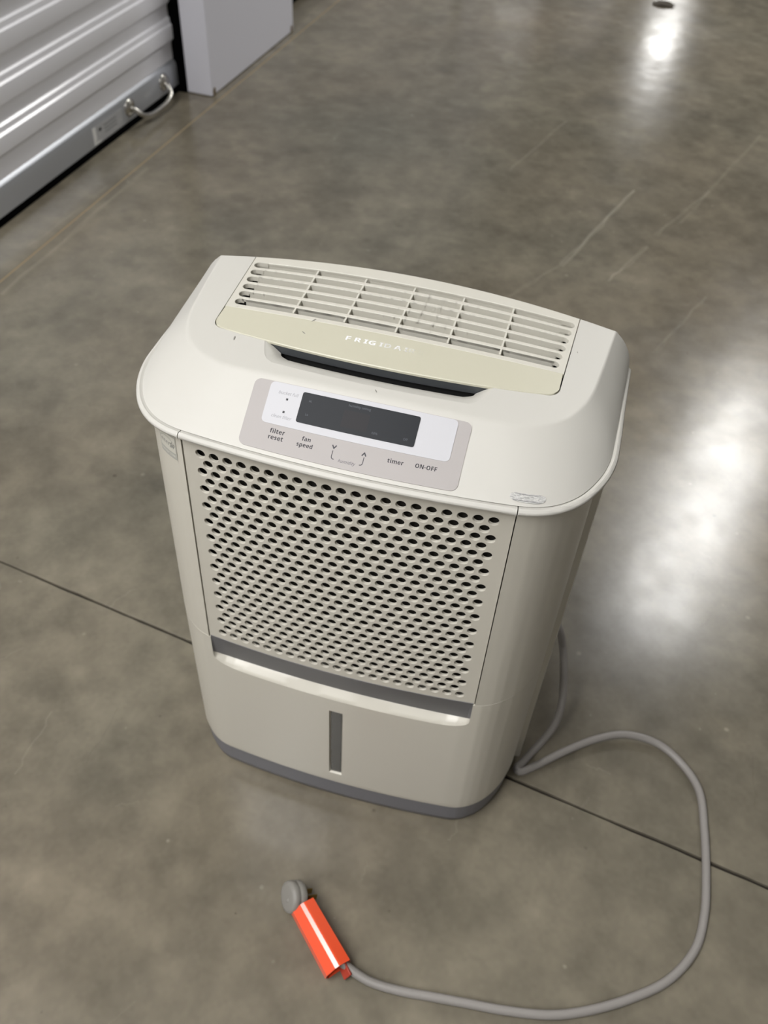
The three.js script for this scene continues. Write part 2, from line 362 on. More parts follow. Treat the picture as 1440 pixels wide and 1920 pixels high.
// --- side panels of the front shell (left and right of the perforated grille)
for (const s of [-1, 1]) {
  const sel = (p) => p[0] * s >= 0.1445 && p[1] >= 0.034;
  let o = outlinePart(sel, 0), inn = outlinePart(sel, -0.004);
  const edge = [s * 0.1442, frontZ(0.1442)], edgeIn = [s * 0.1442, frontZ(0.1442) - 0.012];
  const back = [s * 0.2049, 0.0345], backIn = [s * 0.201, 0.0345];
  if (s > 0) { o = [edge, ...o, back]; inn = [edgeIn, ...inn, backIn]; } else { o = [back, ...o, edge]; inn = [backIn, ...inn, edgeIn]; }
  const rr = (y, d) => [...o.map(([x, z], i) => { const n = NORM0(x, z), k = i === 0 || i === o.length - 1 ? 0 : d; return [x - k * n[0], y, z - k * n[1] + lean(y, z)]; }), ...inn.slice().reverse().map(([x, z]) => [x, y, z + lean(y, z)])];
  mesh('side_panel', solid([rr(SEAM_Y + 0.0001, 0.0003), rr(SEAM_Y + 0.0004, 0), rr(SEAM_Y + 0.005, 0), rr(0.4, 0), rr(Y_BEAD - 0.001, 0), rr(Y_BEAD + 0.004, 0)], { crease: 0.4 }), M.plasticGloss, D);
}
// --- lip bead below the cap: three lengths, split where the grille begins
function sweepOutline(x0, x1, prof, backLimit, mat, name) {
  // prof: list of [offset, y]; runs over outline points between x0 and x1
  const idx = FULL.map((p, i) => i).filter((i) => FULL[i][0] > x0 && FULL[i][0] < x1 && FULL[i][1] >= backLimit);
  const at = (x) => { const sx = Math.abs(x); const z = frontZ(sx); const nx = 2 * BOW * x, l = Math.hypot(nx, 1); return { p: [x, z], n: [nx / l, 1 / l] }; };
  let nodes = idx.map((i) => ({ p: FULL[i], n: NORM[i] }));
  if (Math.abs(x0) < 0.15) nodes = [at(x0), ...nodes]; if (Math.abs(x1) < 0.15) nodes = [...nodes, at(x1)];
  const rings = nodes.map(({ p, n }) => { const e = lipExtra(p[0], p[1]); return prof.map(([o, y]) => [p[0] + n[0] * (o < 0 ? o : o + e), y, p[1] + n[1] * (o < 0 ? o : o + e) + lean(Y_LIP, p[1])]); });
  return mesh(name, solid(rings, { crease: 0.7 }), mat, D);
}
const BEAD = [[-0.006, Y_BEAD], [0.001, Y_BEAD], [0.0032, Y_BEAD + 0.0003], [0.0046, Y_BEAD + 0.0014], [0.005, Y_BEAD + 0.003], [0.0042, Y_BEAD + 0.0048], [0.003, Y_BEAD + 0.006], [0.0017, Y_BEAD + 0.0065], [0.0004, Y_BEAD + 0.0056], [-0.006, Y_BEAD + 0.0056]];
sweepOutline(-0.3, -0.1439, BEAD, -0.08, M.plastic, 'lip');
sweepOutline(-0.1431, 0.1431, BEAD, -0.08, M.plastic, 'lip');
sweepOutline(0.1439, 0.3, BEAD, -0.08, M.plastic, 'lip');

// --- perforated grille panel
{
  const X = 0.1432, YB = 0.2757, YT = Y_BEAD + 0.002, PX = 0.0127, PY = 0.01045, YTOP = 0.541, R = 0.0043, T = 0.0027, N = 16;
  const pos = [], nor = [];
  const fz = (x, y) => { const z = frontZ(x, -0.0012); return z + lean(y, z); };
  const put = (x, y, dz, n) => { pos.push(x, y, fz(x, y) + dz); nor.push(...n); };
  const fn = (x) => { const nx = 2 * BOW * x, l = Math.hypot(nx, 1); return [nx / l, 0, 1 / l]; };
  const quad = (x0, y0, x1, y1) => {
    const k = Math.max(1, Math.ceil(Math.abs(x1 - x0) / 0.013));
    for (let i = 0; i < k; i++) { const a = lerp(x0, x1, i / k), b = lerp(x0, x1, (i + 1) / k); for (const [x, y] of [[a, y0], [b, y0], [b, y1], [a, y0], [b, y1], [a, y1]]) put(x, y, 0, fn(x)); }
  };
  for (let r = 0; r < 25; r++) {
    const odd = r % 2, n = odd ? 20 : 21, xs = -PX * (n - 1) / 2, yc = YTOP - PY * r, y0 = yc - PY / 2, y1 = yc + PY / 2;
    quad(-X, y0, xs - PX / 2, y1); quad(xs + (n - 0.5) * PX, y0, X, y1);
    for (let c = 0; c < n; c++) {
      const cx = xs + PX * c;
      const rim = (a) => [cx + R * Math.cos(a), yc + R * Math.sin(a)];
      const rim2 = (a) => [cx + (R + 0.0005) * Math.cos(a), yc + (R + 0.0005) * Math.sin(a)];
      const edge = (a) => { const ca = Math.cos(a), sa = Math.sin(a), t = Math.min(PX / 2 / Math.max(1e-9, Math.abs(ca)), PY / 2 / Math.max(1e-9, Math.abs(sa))); return [cx + t * ca, yc + t * sa]; };
      const ang = []; for (let i = 0; i < N; i++) ang.push(i / N * 2 * Math.PI);
      const ca = Math.atan2(PY, PX); ang.push(ca, Math.PI - ca, Math.PI + ca, 2 * Math.PI - ca); ang.sort((a, b) => a - b);
      for (let i = 0; i < ang.length; i++) {
        const a = ang[i], b = i + 1 < ang.length ? ang[i + 1] : ang[0] + 2 * Math.PI;
        const A = rim(a), B = rim(b), A2 = rim2(a), B2 = rim2(b), C = edge(b), E = edge(a);
        for (const p of [A2, E, C, A2, C, B2]) put(p[0], p[1], 0, fn(p[0]));
        const na = [-Math.cos(a), -Math.sin(a), 0], nb = [-Math.cos(b), -Math.sin(b), 0];
        const ra = [-Math.cos(a) * .7, -Math.sin(a) * .7, .7], rb = [-Math.cos(b) * .7, -Math.sin(b) * .7, .7];
        for (const [p, dz, n] of [[A2, 0, ra], [B2, 0, rb], [B, -0.0005, nb], [A2, 0, ra], [B, -0.0005, nb], [A, -0.0005, na]]) put(p[0], p[1], dz, n);
        for (const [p, dz, n] of [[A, -0.0005, na], [B, -0.0005, nb], [B, -T, nb], [A, -0.0005, na], [B, -T, nb], [A, -T, na]]) put(p[0], p[1], dz, n);
      }
    }
  }
  const yTop = YTOP + PY / 2, yBot = YTOP - 24.5 * PY;
  quad(-X, yTop, X, YT); quad(-X, YB, X, yBot);
  // rims of the panel
  const strip = (pts, n) => { for (let i = 0; i + 1 < pts.length; i++) { const [a, b] = [pts[i], pts[i + 1]]; for (const [p, dz] of [[a, 0], [b, -T], [b, 0], [a, 0], [a, -T], [b, -T]]) put(p[0], p[1], dz, n); } };
  const xsn = []; for (let i = 0; i <= 20; i++) xsn.push(lerp(-X, X, i / 20));
  strip(xsn.map((x) => [x, YB]), [0, -1, 0]); strip([[X, YB], [X, YT]], [1, 0, 0]); strip([[-X, YT], [-X, YB]], [-1, 0, 0]);
  const g = new THREE.BufferGeometry(); g.setAttribute('position', new THREE.Float32BufferAttribute(pos, 3)); g.setAttribute('normal', new THREE.Float32BufferAttribute(nor, 3)); g.setAttribute('uv', new THREE.Float32BufferAttribute(new Float32Array(pos.length / 3 * 2), 2));
  mesh('front_grille', g, M.grille, D).userData.label = 'perforated front grille with rows of round holes';
  const rr = (y, o) => { const a = []; for (let i = 0; i <= 16; i++) { const x = lerp(-0.141, 0.141, i / 16); a.push([x, y, frontZ(x, -0.0145)]); } for (let i = 16; i >= 0; i--) { const x = lerp(-0.141, 0.141, i / 16); a.push([x, y, frontZ(x, -0.0175)]); } return a; };
  mesh('air_filter', solid([rr(0.278), rr(0.552)], { crease: 0.4 }), M.filter, D);
}

// --- water bucket with finger recess and sight window
{
  const r = (off, y) => { const o = outline(off); const a = o.filter((p, i) => FULL[i][1] >= 0.03).map(([x, z]) => [x, y, z]); return [...a, ...[0.2045, -0.2045].map((x) => [x + Math.sign(x) * off, y, 0.0345])]; };
  let body = solid([r(-0.006, 0.0385), r(-0.0025, 0.0405), r(-0.0006, 0.044), r(0, 0.049), r(0, 0.053), r(0, 0.11), r(0, 0.19), r(0, 0.27), r(0, 0.2758), r(-0.0003, 0.2764)], { crease: 0.35 });
  // finger recess cutter
  const XR = 0.1424, RX = 0.034, RY = 0.0125, cols = [];
  for (let i = 0; i <= 56; i++) { const u = i / 56; cols.push(-XR + 2 * XR * (0.5 - 0.5 * Math.cos(Math.PI * u))); }
  const rise = (x) => { const d = clamp((Math.abs(x) - (XR - RX)) / RX, 0, 1); return RY * (1 - Math.sqrt(Math.max(0, 1 - d * d))); };
  const depth = (x) => 0.0012 + 0.0086 * Math.sqrt(clamp((XR - Math.abs(x)) / 0.03, 0, 1) * (2 - clamp((XR - Math.abs(x)) / 0.03, 0, 1)));
  const yBack = (x) => 0.2548 - 1.6 * depth(x) - 0.0035 * (x / XR) ** 2;
  const cut = solid(cols.map((x) => { const z = frontZ(x), yb = yBack(x), yf = 0.2285 + rise(x), zs = z - depth(x), zf = z + 0.0004; return [[x, 0.30, z - 0.0012], [x, 0.2775, z - 0.0012], [x, yb, zs], [x, lerp(yb, yf, 0.25), lerp(zs, zf, 0.35)], [x, lerp(yb, yf, 0.55), lerp(zs, zf, 0.7)], [x, lerp(yb, yf, 0.85), lerp(zs, zf, 0.93)], [x, yf, zf], [x, yf, 0.2], [x, 0.30, 0.2]]; }), { crease: 0.7 });
  const win = solid([[0, 0.1], [1, ZF - 0.003], [1, ZF + 0.012]].slice(1).map(([, z], i) => { const w = i ? 0.013 : 0.0066, a = i ? 0.003 : 0; const y0 = 0.0665 - (i ? 0.004 : 0), y1 = 0.2055 + (i ? 0.004 : 0); return [[-w, y0, z], [w, y0, z], [w, y1, z], [-w, y1, z]]; }), { crease: 0.3 });
  const b = mesh('water_bucket', subtract(body, cut, win), M.plasticGloss, D); b.userData.label = 'white water bucket front with a finger recess';
  const st = cols.map((x) => { const z = frontZ(x), yb = yBack(x) - 0.0002; return [[x, 0.2785, z - 0.0006], [x, yb, z - depth(x) + 0.0005], [x, yb, z - depth(x) - 0.002], [x, 0.2785, z - 0.006]]; });
  mesh('recess_strip', solid(st, { crease: 0.5 }), M.greyStrip, b).userData.label = 'grey strip under the grille';
  mesh('sight_window', box(-0.0064, 0.0064, 0.067, 0.205, ZF - 0.009, ZF - 0.0022, 0.0006), M.window, b).userData.label = 'dark vertical water-level window';
}

// --- top cap
const CAPN = 96;
const crestAt = (t) => {            // t in [0,1] from front centre to rear corner (right half)
  if (t <= 0.36) { const x = 0.118 * t / 0.36; return [x, 0.0845 - 0.12 * x * x]; }
  if (t <= 0.72) { const u = (t - 0.36) / 0.36, s = 1 - u, P = [[0.118, 0.0828], [0.158, 0.077], [0.177, 0.054], [0.184, 0.008]]; return [0, 1].map((k) => s * s * s * P[0][k] + 3 * s * s * u * P[1][k] + 3 * s * u * u * P[2][k] + u * u * u * P[3][k]); }
  const u = (t - 0.72) / 0.28; return [lerp(0.184, 0.1935, Math.pow(u, 0.9)), lerp(0.008, backZ(0.1935), u)];
};
const LIPO = [...HALF.slice(0, 37).map(([x, z], i) => { const j = FULL.length - HALF.length + i, e = lipExtra(x, z) - 0.001; return [x + NORM[j][0] * e, z + NORM[j][1] * e]; })];
const lipAt = (t) => {
  const seg = (arr, u) => { const f = u * (arr.length - 1), i = Math.min(arr.length - 2, Math.floor(f)), k = f - i; return [lerp(arr[i][0], arr[i + 1][0], k), lerp(arr[i][1], arr[i + 1][1], k)]; };
  if (t <= 0.36) return seg(LIPO.slice(0, 15), t / 0.36);
  if (t <= 0.72) return seg(LIPO.slice(14, 37), (t - 0.36) / 0.36);
  const u = (t - 0.72) / 0.28; return [lerp(LIPO[36][0], 0.2125, u), lerp(LIPO[36][1], backZ(0.2125) - 0.004, u)];
};
const crestPt = (t) => { const [x, z] = crestAt(t); return [x, topY(x), z]; };
const lipPt = (t) => { const [x, z] = lipAt(t); return [x, Y_LIP - 0.0004, z + lean(Y_LIP, z)]; };
const mix3 = (a, b, k) => [lerp(a[0], b[0], k), lerp(a[1], b[1], k), lerp(a[2], b[2], k)];
const unit3 = (v) => { const l = Math.hypot(...v) || 1; return v.map((c) => c / l); };
const cross3 = (a, b) => [a[1] * b[2] - a[2] * b[1], a[2] * b[0] - a[0] * b[2], a[0] * b[1] - a[1] * b[0]];
const topN = (x) => unit3([0.3 * x, 1, 0]);
const diff = (f, t) => { const e = 0.012, a = f(Math.max(0, t - e)), b = f(Math.min(1, t + e)); return a.map((v, k) => b[k] - a[k]); };
const bevelN = (t) => { if (t < 0.004) { const c = crestPt(0), l = lipPt(0); return unit3([0, l[2] - c[2], c[1] - l[1]]); } const T = mix3(unit3(diff(crestPt, t)), unit3(diff(lipPt, t)), 0.5), c = crestPt(t), l = lipPt(t), B = c.map((v, k) => v - l[k]); let n = unit3(cross3(T, B)); if (n[1] < 0) n = n.map((v) => -v); return n; };
const kOf = (t) => lerp(0.06, 0.04, t);
const innerPt = (t) => { const [x, z] = crestAt(t); const g = 0.0028; let d = t < 0.004 ? [1, 0] : diff(crestAt, t); let l = Math.hypot(d[0], d[1]), n = [-d[1] / l, d[0] / l]; if (t > 0.97) n = [1, 0]; if (t < 0.004) n = [0, 1]; const X = Math.max(0, x - Math.abs(n[0]) * g), Z = z - Math.abs(n[1]) * g * (t > 0.97 ? 0 : 1); return [X, topY(X), Z]; };
const filletPt = (t, u) => { const C = crestPt(t), A = mix3(C, lipPt(t), kOf(t)), B = innerPt(t), w = 1 - u; return [0, 1, 2].map((k) => w * w * A[k] + 2 * w * u * C[k] + u * u * B[k]); };
const CAP_T = []; for (let i = 0; i <= 72; i++) CAP_T.push(i / 72);
function capRing(fn, nf, top) {     // closed ring from a half function; each entry is [point, normal]
  const a = [], m = 16, e = fn(1);
  for (let i = 72; i >= 1; i--) { const p = fn(CAP_T[i]), n = nf(CAP_T[i], p); a.push([[-p[0], p[1], p[2]], [-n[0], n[1], n[2]]]); }
  for (let i = 0; i <= 72; i++) { const p = fn(CAP_T[i]); a.push([p, nf(CAP_T[i], p)]); }
  for (let i = 0; i <= m; i++) { const x = lerp(e[0], -e[0], i / m); a.push([[x, e[1] + (top ? topY(x) - topY(e[0]) : 0), i === 0 || i === m ? e[2] : backZ(x) + (e[2] - backZ(e[0]))], top === 2 ? topN(x) : [0, 0, -1]]); }
  return a;
}
function loftN(rings, bottomN, topNv) {
  const n = rings[0].length, pos = [], nor = [];
  const put = ([p, q]) => { pos.push(...p); nor.push(...q); };
  for (let i = 0; i + 1 < rings.length; i++) for (let j = 0; j < n; j++) {
    const k = (j + 1) % n, A = rings[i][j], B = rings[i][k], C = rings[i + 1][j], Dd = rings[i + 1][k];
    put(A); put(B); put(C); put(B); put(Dd); put(C);
  }
  const mid = (r) => r.reduce((q, [p]) => q.map((v, k) => v + p[k] / n), [0, 0, 0]);
  const b = rings[0], t = rings[rings.length - 1], cb = mid(b), ct = mid(t); ct[1] = topY(ct[0]);
  for (let j = 0; j < n; j++) { const k = (j + 1) % n; put([cb, bottomN]); put([b[k][0], bottomN]); put([b[j][0], bottomN]); put([ct, topNv]); put(t[j]); put(t[k]); }
  const g = new THREE.BufferGeometry(); g.setAttribute('position', new THREE.Float32BufferAttribute(pos, 3)); g.setAttribute('normal', new THREE.Float32BufferAttribute(nor, 3)); g.setAttribute('uv', new THREE.Float32BufferAttribute(new Float32Array(pos.length / 3 * 2), 2));
  // turn the triangles outward without touching the normals given
  const P = g.attributes.position; let v = 0; const q = [0, 1, 2].map(() => new THREE.Vector3());
  for (let i = 0; i < P.count; i += 3) { q.forEach((w, k) => w.fromBufferAttribute(P, i + k)); v += q[0].dot(q[1].clone().cross(q[2])); }
  if (v < 0) for (const at of [g.attributes.position, g.attributes.normal]) for (let i = 0; i < at.count; i += 3) for (let k = 0; k < 3; k++) { const z = at.array[(i + 1) * 3 + k]; at.array[(i + 1) * 3 + k] = at.array[(i + 2) * 3 + k]; at.array[(i + 2) * 3 + k] = z; }
  return g;
}
{
  const rings = [];
  const bulgeOf = (t) => lerp(0.0006, 0.0034, sm(0.3, 0.75, t));
  for (const v of [0, 0.2, 0.4, 0.6, 0.8, 1]) rings.push(capRing((t) => { const p = mix3(lipPt(t), mix3(crestPt(t), lipPt(t), kOf(t)), v), n = bevelN(t), b = bulgeOf(t) * 4 * v * (1 - v); return p.map((c, k) => c + n[k] * b * (k === 2 && t > 0.97 ? 0 : 1)); }, (t) => { const n = bevelN(t), c = crestPt(t), l = lipPt(t), B = unit3(c.map((q, k) => q - l[k])); const k = bulgeOf(t) * 4 * (1 - 2 * v) / 0.055; return unit3(n.map((q, i) => q - B[i] * k)); }, 1));
  for (const u of [0.2, 0.4, 0.6, 0.8, 1]) rings.push(capRing((t) => filletPt(t, u), (t, p) => unit3(mix3(bevelN(t), topN(p[0]), u)), u === 1 ? 2 : 1));
  const last = rings[rings.length - 1];
  for (const f of [0.82, 0.62, 0.4, 0.18]) rings.push(last.map(([[x, , z]]) => { const X = x * f, Z = (z + 0.01) * f - 0.01; return [[X, topY(X), Z], topN(X)]; }));
  let cap = loftN(rings, [0, -1, 0], [0, 1, 0]);
  // pocket for louvres and strip
  const fz = (x) => 0.0478 - 0.6 * x * x;
  const pocket = []; 
  const XL = 0.1610, XF = 0.1550; const pocketX = (z) => lerp(XF, XL, (0.0235 - z) / 0.1635);
  const corner = []; for (let i = 0; i <= 8; i++) { const a = i / 8 * Math.PI / 2; corner.push([XF - 0.012 + 0.012 * Math.cos(a), fz(0.146) - 0.012 + 0.012 * Math.sin(a)]); }
  pocket.push([XL, -0.14], ...corner);
  for (let i = 1; i < 16; i++) { const x = lerp(0.1436, -0.1436, i / 16); pocket.push([x, fz(x)]); }
  pocket.push(...corner.slice().reverse().map(([x, z]) => [-x, z]), [-XL, -0.14]);
  const pocketGeo = extrudeY(pocket, 0.578, 0.63, 0);
  const slotP = []; const fr = (x) => 0.0735 - 0.62 * x * x;
  slotP.push([0.1015, fz(0.1015) - 0.006], [0.1015, fz(0.1015)], [0.0975, 0.053], [0.0945, 0.0605], [0.0905, 0.0655], [0.085, fr(0.085)]);
  for (let i = 1; i < 12; i++) { const x = lerp(0.085, -0.085, i / 12); slotP.push([x, fr(x)]); }
  slotP.push(...slotP.slice(0, 6).reverse().map(([x, z]) => [-x, z]));
  const bk = []; for (let i = 1; i < 12; i++) { const x = lerp(-0.1015, 0.1015, i / 12); bk.push([x, fz(x) - 0.006]); } slotP.push(...bk);
  const slotGeo = extrudeY(slotP, 0.5705, 0.63, 0);
  // side and front of the slot fall away as a gentle ramp: second, larger and shallower cutter is not needed
  const capGeo = subtract(cap, pocketGeo, slotGeo);
  const capMesh = mesh('top_cap', capGeo, M.plastic, D); capMesh.userData.label = 'smooth white top cap sloping down at the front';

  // louvre grille: end bands, front and rear bands, slats and dividers
  const grille = group('louvre_grille', D); grille.userData.label = 'white louvred air outlet';
  const SW = 0.0092, PZ = 0.0126, Z0 = -0.0093;
  const rowBow = (k, x) => -0.0055 * Math.max(0, k) / 5 * (1 - (x / 0.155) ** 2);
  const endX = (k) => 0.1495 + 0.0011 * k;
  const TY = 0.0002, TK = 0.0024;
  // a bar running along x between two z functions
  const bar = (za, zb, x0, x1, th, n = 30) => solid(Array.from({ length: n + 1 }, (_, i) => { const x = lerp(x0, x1, i / n), y = topY(x) + TY, r = 0.0005; const A = za(x), B = zb(x); return [[x, y - r, A], [x, y, A - r], [x, y, B + r], [x, y - r, B], [x, y - th, B], [x, y - th, A]]; }), { crease: 0.7 });
  mesh('front_band', bar((x) => 0.0012, (x) => Z0 + SW / 2, -0.1536, 0.1536, TK), M.louver, grille);
  mesh('rear_band', bar((x) => Z0 - 5 * PZ - SW / 2 + rowBow(5, x), (x) => backZ(x) + 0.0004, -0.1572, 0.1572, TK), M.louver, grille);
  for (let k = 0; k < 5; k++) {
    const za = (x) => Z0 - k * PZ - SW / 2 + rowBow(k, x), zb = (x) => Z0 - (k + 1) * PZ + SW / 2 + rowBow(k + 1, x);
    const slat = bar(za, zb, -endX(k) - 0.001, endX(k) + 0.001, 0.003), blade = bar(za, zb, -endX(k) + 0.0085, endX(k) - 0.006, 0.0175);
    mesh('louvre_slat', mergeGeometries([slat, blade]), M.louver, grille);
  }
  // wall below the rear band that closes the last slot
  mesh('rear_blade', bar((x) => Z0 - 5 * PZ - SW / 2 + rowBow(5, x), (x) => Z0 - 5 * PZ - SW / 2 - 0.003 + rowBow(5, x), -0.156, 0.156, 0.0175), M.louver, grille).position.set(0, -0.0014, -0.0004);
  for (const s of [-1, 1]) {                        // end bands with half-round slot ends
    const sh = []; const xo = (z) => pocketX(z) - 0.0007;
    const top = 0.0012, bot = backZ(0.158) + 0.0004;
    sh.push([xo(top), top], [0.143, top]);
    for (let k = 0; k < 6; k++) {
      const zc = Z0 - k * PZ, zk = zc + rowBow(k, 0.15), xe = endX(k) - SW / 2; sh.push([0.143, zk + SW / 2]);
      for (let i = 0; i <= 10; i++) { const a = Math.PI / 2 - i / 10 * Math.PI; sh.push([xe + SW / 2 * Math.cos(a), zk + SW / 2 * Math.sin(a)]); }
      sh.push([0.143, zk - SW / 2]);
    }
    sh.push([0.143, bot], [xo(bot), bot]);
    let poly = sh.map(([x, z]) => [x * s, z]); if (s < 0) poly.reverse();
    const g = extrudeY(poly, -0.005, 0, 0.0004); const p = g.attributes.position; for (let i = 0; i < p.count; i++) p.setY(i, p.getY(i) + topY(p.getX(i)) + TY);
    mesh('end_band', g, M.louver, grille);
  }
  for (const x of [-0.0925, -0.0445, 0.003, 0.0505, 0.0975]) mesh('divider', box(x - 0.0009, x + 0.0009, topY(x) - 0.012, topY(x) - 0.0004, Z0 - 5.3 * PZ - 0.004, Z0 + 0.003, 0.0003), M.louver, grille);
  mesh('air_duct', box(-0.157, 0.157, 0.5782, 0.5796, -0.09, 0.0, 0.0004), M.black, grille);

  // yellowed strip between louvres and grip
  const cornerZ = (x) => { const d = Math.abs(x) - (XF - 0.0008 - 0.012); return d <= 0 ? fz(x) - 0.0006 : Math.min(fz(x), fz(0.146) - 0.0006 - 0.012 + Math.sqrt(Math.max(0, 0.012 * 0.012 - d * d))); };
  const xs = []; for (let i = 0; i <= 48; i++) { const u = -Math.cos(Math.PI * i / 48); xs.push(u * (XF - 0.0008)); }
  const stripRing = xs.map((x) => { const y = topY(x) + 0.0004, F = Math.max(0.004, cornerZ(x)), r = 0.0007; return [[x, y - 0.0026, F], [x, y - r, F], [x, y, F - r], [x, y, 0.0012 + 0.0004], [x, y - 0.0026, 0.0012]]; });
  const strip = mesh('top_strip', solid(stripRing, { crease: 0.6 }), M.plasticAged, D); strip.userData.label = 'yellowed strip with worn silver lettering';
  // lettering, worn away towards its end
  const LX0 = -0.0375, LX1 = 0.0475, LZ0 = 0.0115, LZ1 = 0.0222;
  const tex = canvasTexture(1024, 128, (c, w, h) => {
    c.fillStyle = '#000'; c.fillRect(0, 0, w, h); c.font = 'bold 104px sans-serif'; c.textBaseline = 'middle';
    const letters = 'FRIGIDAIRE'; const adv = [98, 106, 50, 118, 50, 112, 106, 46, 106, 92]; let x = 14;
    const wear = [1, 1, 1, 1, .72, .7, .8, .6, .3, .06];
    for (let i = 0; i < letters.length; i++) { c.save(); c.translate(x, h / 2 + 4); c.scale(1.25, 0.94); const g = Math.round(255 * wear[i]); c.fillStyle = `rgb(${g},${g},${g})`; c.fillText(letters[i], 0, 0); c.restore(); x += adv[i]; }
    c.fillStyle = '#000'; for (let i = 0; i < 420; i++) { const xx = 430 + rnd() * 590; c.globalAlpha = 0.75; c.fillRect(xx, rnd() * h, 3 + 9 * rnd(), 2 + 6 * rnd()); }
  }, false);
  const nx = 24, lp = [], lu = [], li = [];
  for (let i = 0; i <= nx; i++) for (const j of [0, 1]) { const x = lerp(LX0, LX1, i / nx); lp.push(x, topY(x) + 0.0006, j ? LZ0 : LZ1); lu.push(i / nx, j); }
  for (let i = 0; i < nx; i++) { const a = i * 2; li.push(a, a + 2, a + 1, a + 2, a + 3, a + 1); }
  M.letters = phys({ color: 0xffffff, sheen: 0, alphaMap: tex, transparent: true, roughness: 0.25, metalness: 0.0, clearcoat: 0.8, clearcoatRoughness: 0.15 });
  mesh('lettering', indexed(lp, li, 1, lu), M.letters, strip);

  // grip recess: dark bar, black hollow, ramped front lip
  const gr = group('grip_recess', D); gr.userData.label = 'dark carrying-grip slot across the top';
  mesh('grip_bar', solid(Array.from({ length: 25 }, (_, i) => { const x = lerp(-0.1006, 0.1006, i / 24), z = fz(x) - 0.0014, y = topY(x) - 0.0026; return [[x, y, z], [x, y - 0.0085, z - 0.001], [x, y - 0.0085, z - 0.006], [x, y, z - 0.006]]; }), { crease: 0.4 }), M.darkGrey, gr);
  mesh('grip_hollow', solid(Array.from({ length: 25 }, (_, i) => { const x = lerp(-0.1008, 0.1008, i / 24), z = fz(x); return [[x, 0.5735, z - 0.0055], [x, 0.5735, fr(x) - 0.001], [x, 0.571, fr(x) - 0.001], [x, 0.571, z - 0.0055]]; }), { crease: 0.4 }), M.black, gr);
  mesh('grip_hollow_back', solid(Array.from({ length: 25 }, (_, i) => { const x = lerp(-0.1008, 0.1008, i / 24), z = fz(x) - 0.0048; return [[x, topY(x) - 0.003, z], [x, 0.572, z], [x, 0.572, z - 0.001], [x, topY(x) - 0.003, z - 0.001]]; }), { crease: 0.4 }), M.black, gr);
  const rimL = [[-0.1018, fz(0.1018) - 0.001], [-0.0978, 0.0531], [-0.0948, 0.0608], [-0.0908, 0.0658], [-0.0852, fr(0.0852) + 0.0004]], inL = [[-0.0868, fz(0.0868) - 0.001], [-0.0858, 0.0452], [-0.0842, 0.0468], [-0.0815, 0.0484], [-0.0775, 0.0502]];
  const rim = [...rimL], inn = [...inL];
  for (let i = 1; i < 24; i++) { const x = lerp(-0.0852, 0.0852, i / 24), xi = x * 0.91; rim.push([x, fr(x) + 0.0005]); inn.push([xi, 0.0540 - 0.62 * xi * xi]); }
  rim.push(...rimL.slice().reverse().map(([x, z]) => [-x, z])); inn.push(...inL.slice().reverse().map(([x, z]) => [-x, z]));
  const ramp = rim.map(([x, z], i) => { const [u, w] = inn[i], y = topY(x) - 0.0003, yi = topY(u) - 0.0098; return [[x, y, z], [lerp(x, u, .2), lerp(y, yi, .1), lerp(z, w, .2)], [lerp(x, u, .6), lerp(y, yi, .5), lerp(z, w, .6)], [u, yi, w], [u, yi - 0.004, w], [x, yi - 0.004, z]]; });
  mesh('grip_ramp', solid(ramp, { crease: 0.7 }), M.plastic, gr);
}
// small dark scuffs on the top
M.scuff = std({ color: 0x8a8881, roughness: 0.9 });
for (const [x, z, l, a] of [[0.0095, 0.0792, 0.0042, 0.6], [-0.0705, 0.0006, 0.006, -0.5], [-0.073, 0.021, 0.005, 0.9], [-0.128, 0.046, 0.006, 0.2], [0.1625, -0.034, 0.0026, 0.3]]) { const g = new THREE.SphereGeometry(0.5, 10, 6); g.scale(l * 0.22, 0.0003, l); const m = mesh('scuff_mark', g, M.scuff, D); m.position.set(x, topY(x) + 0.0004, z); m.rotation.y = a; }
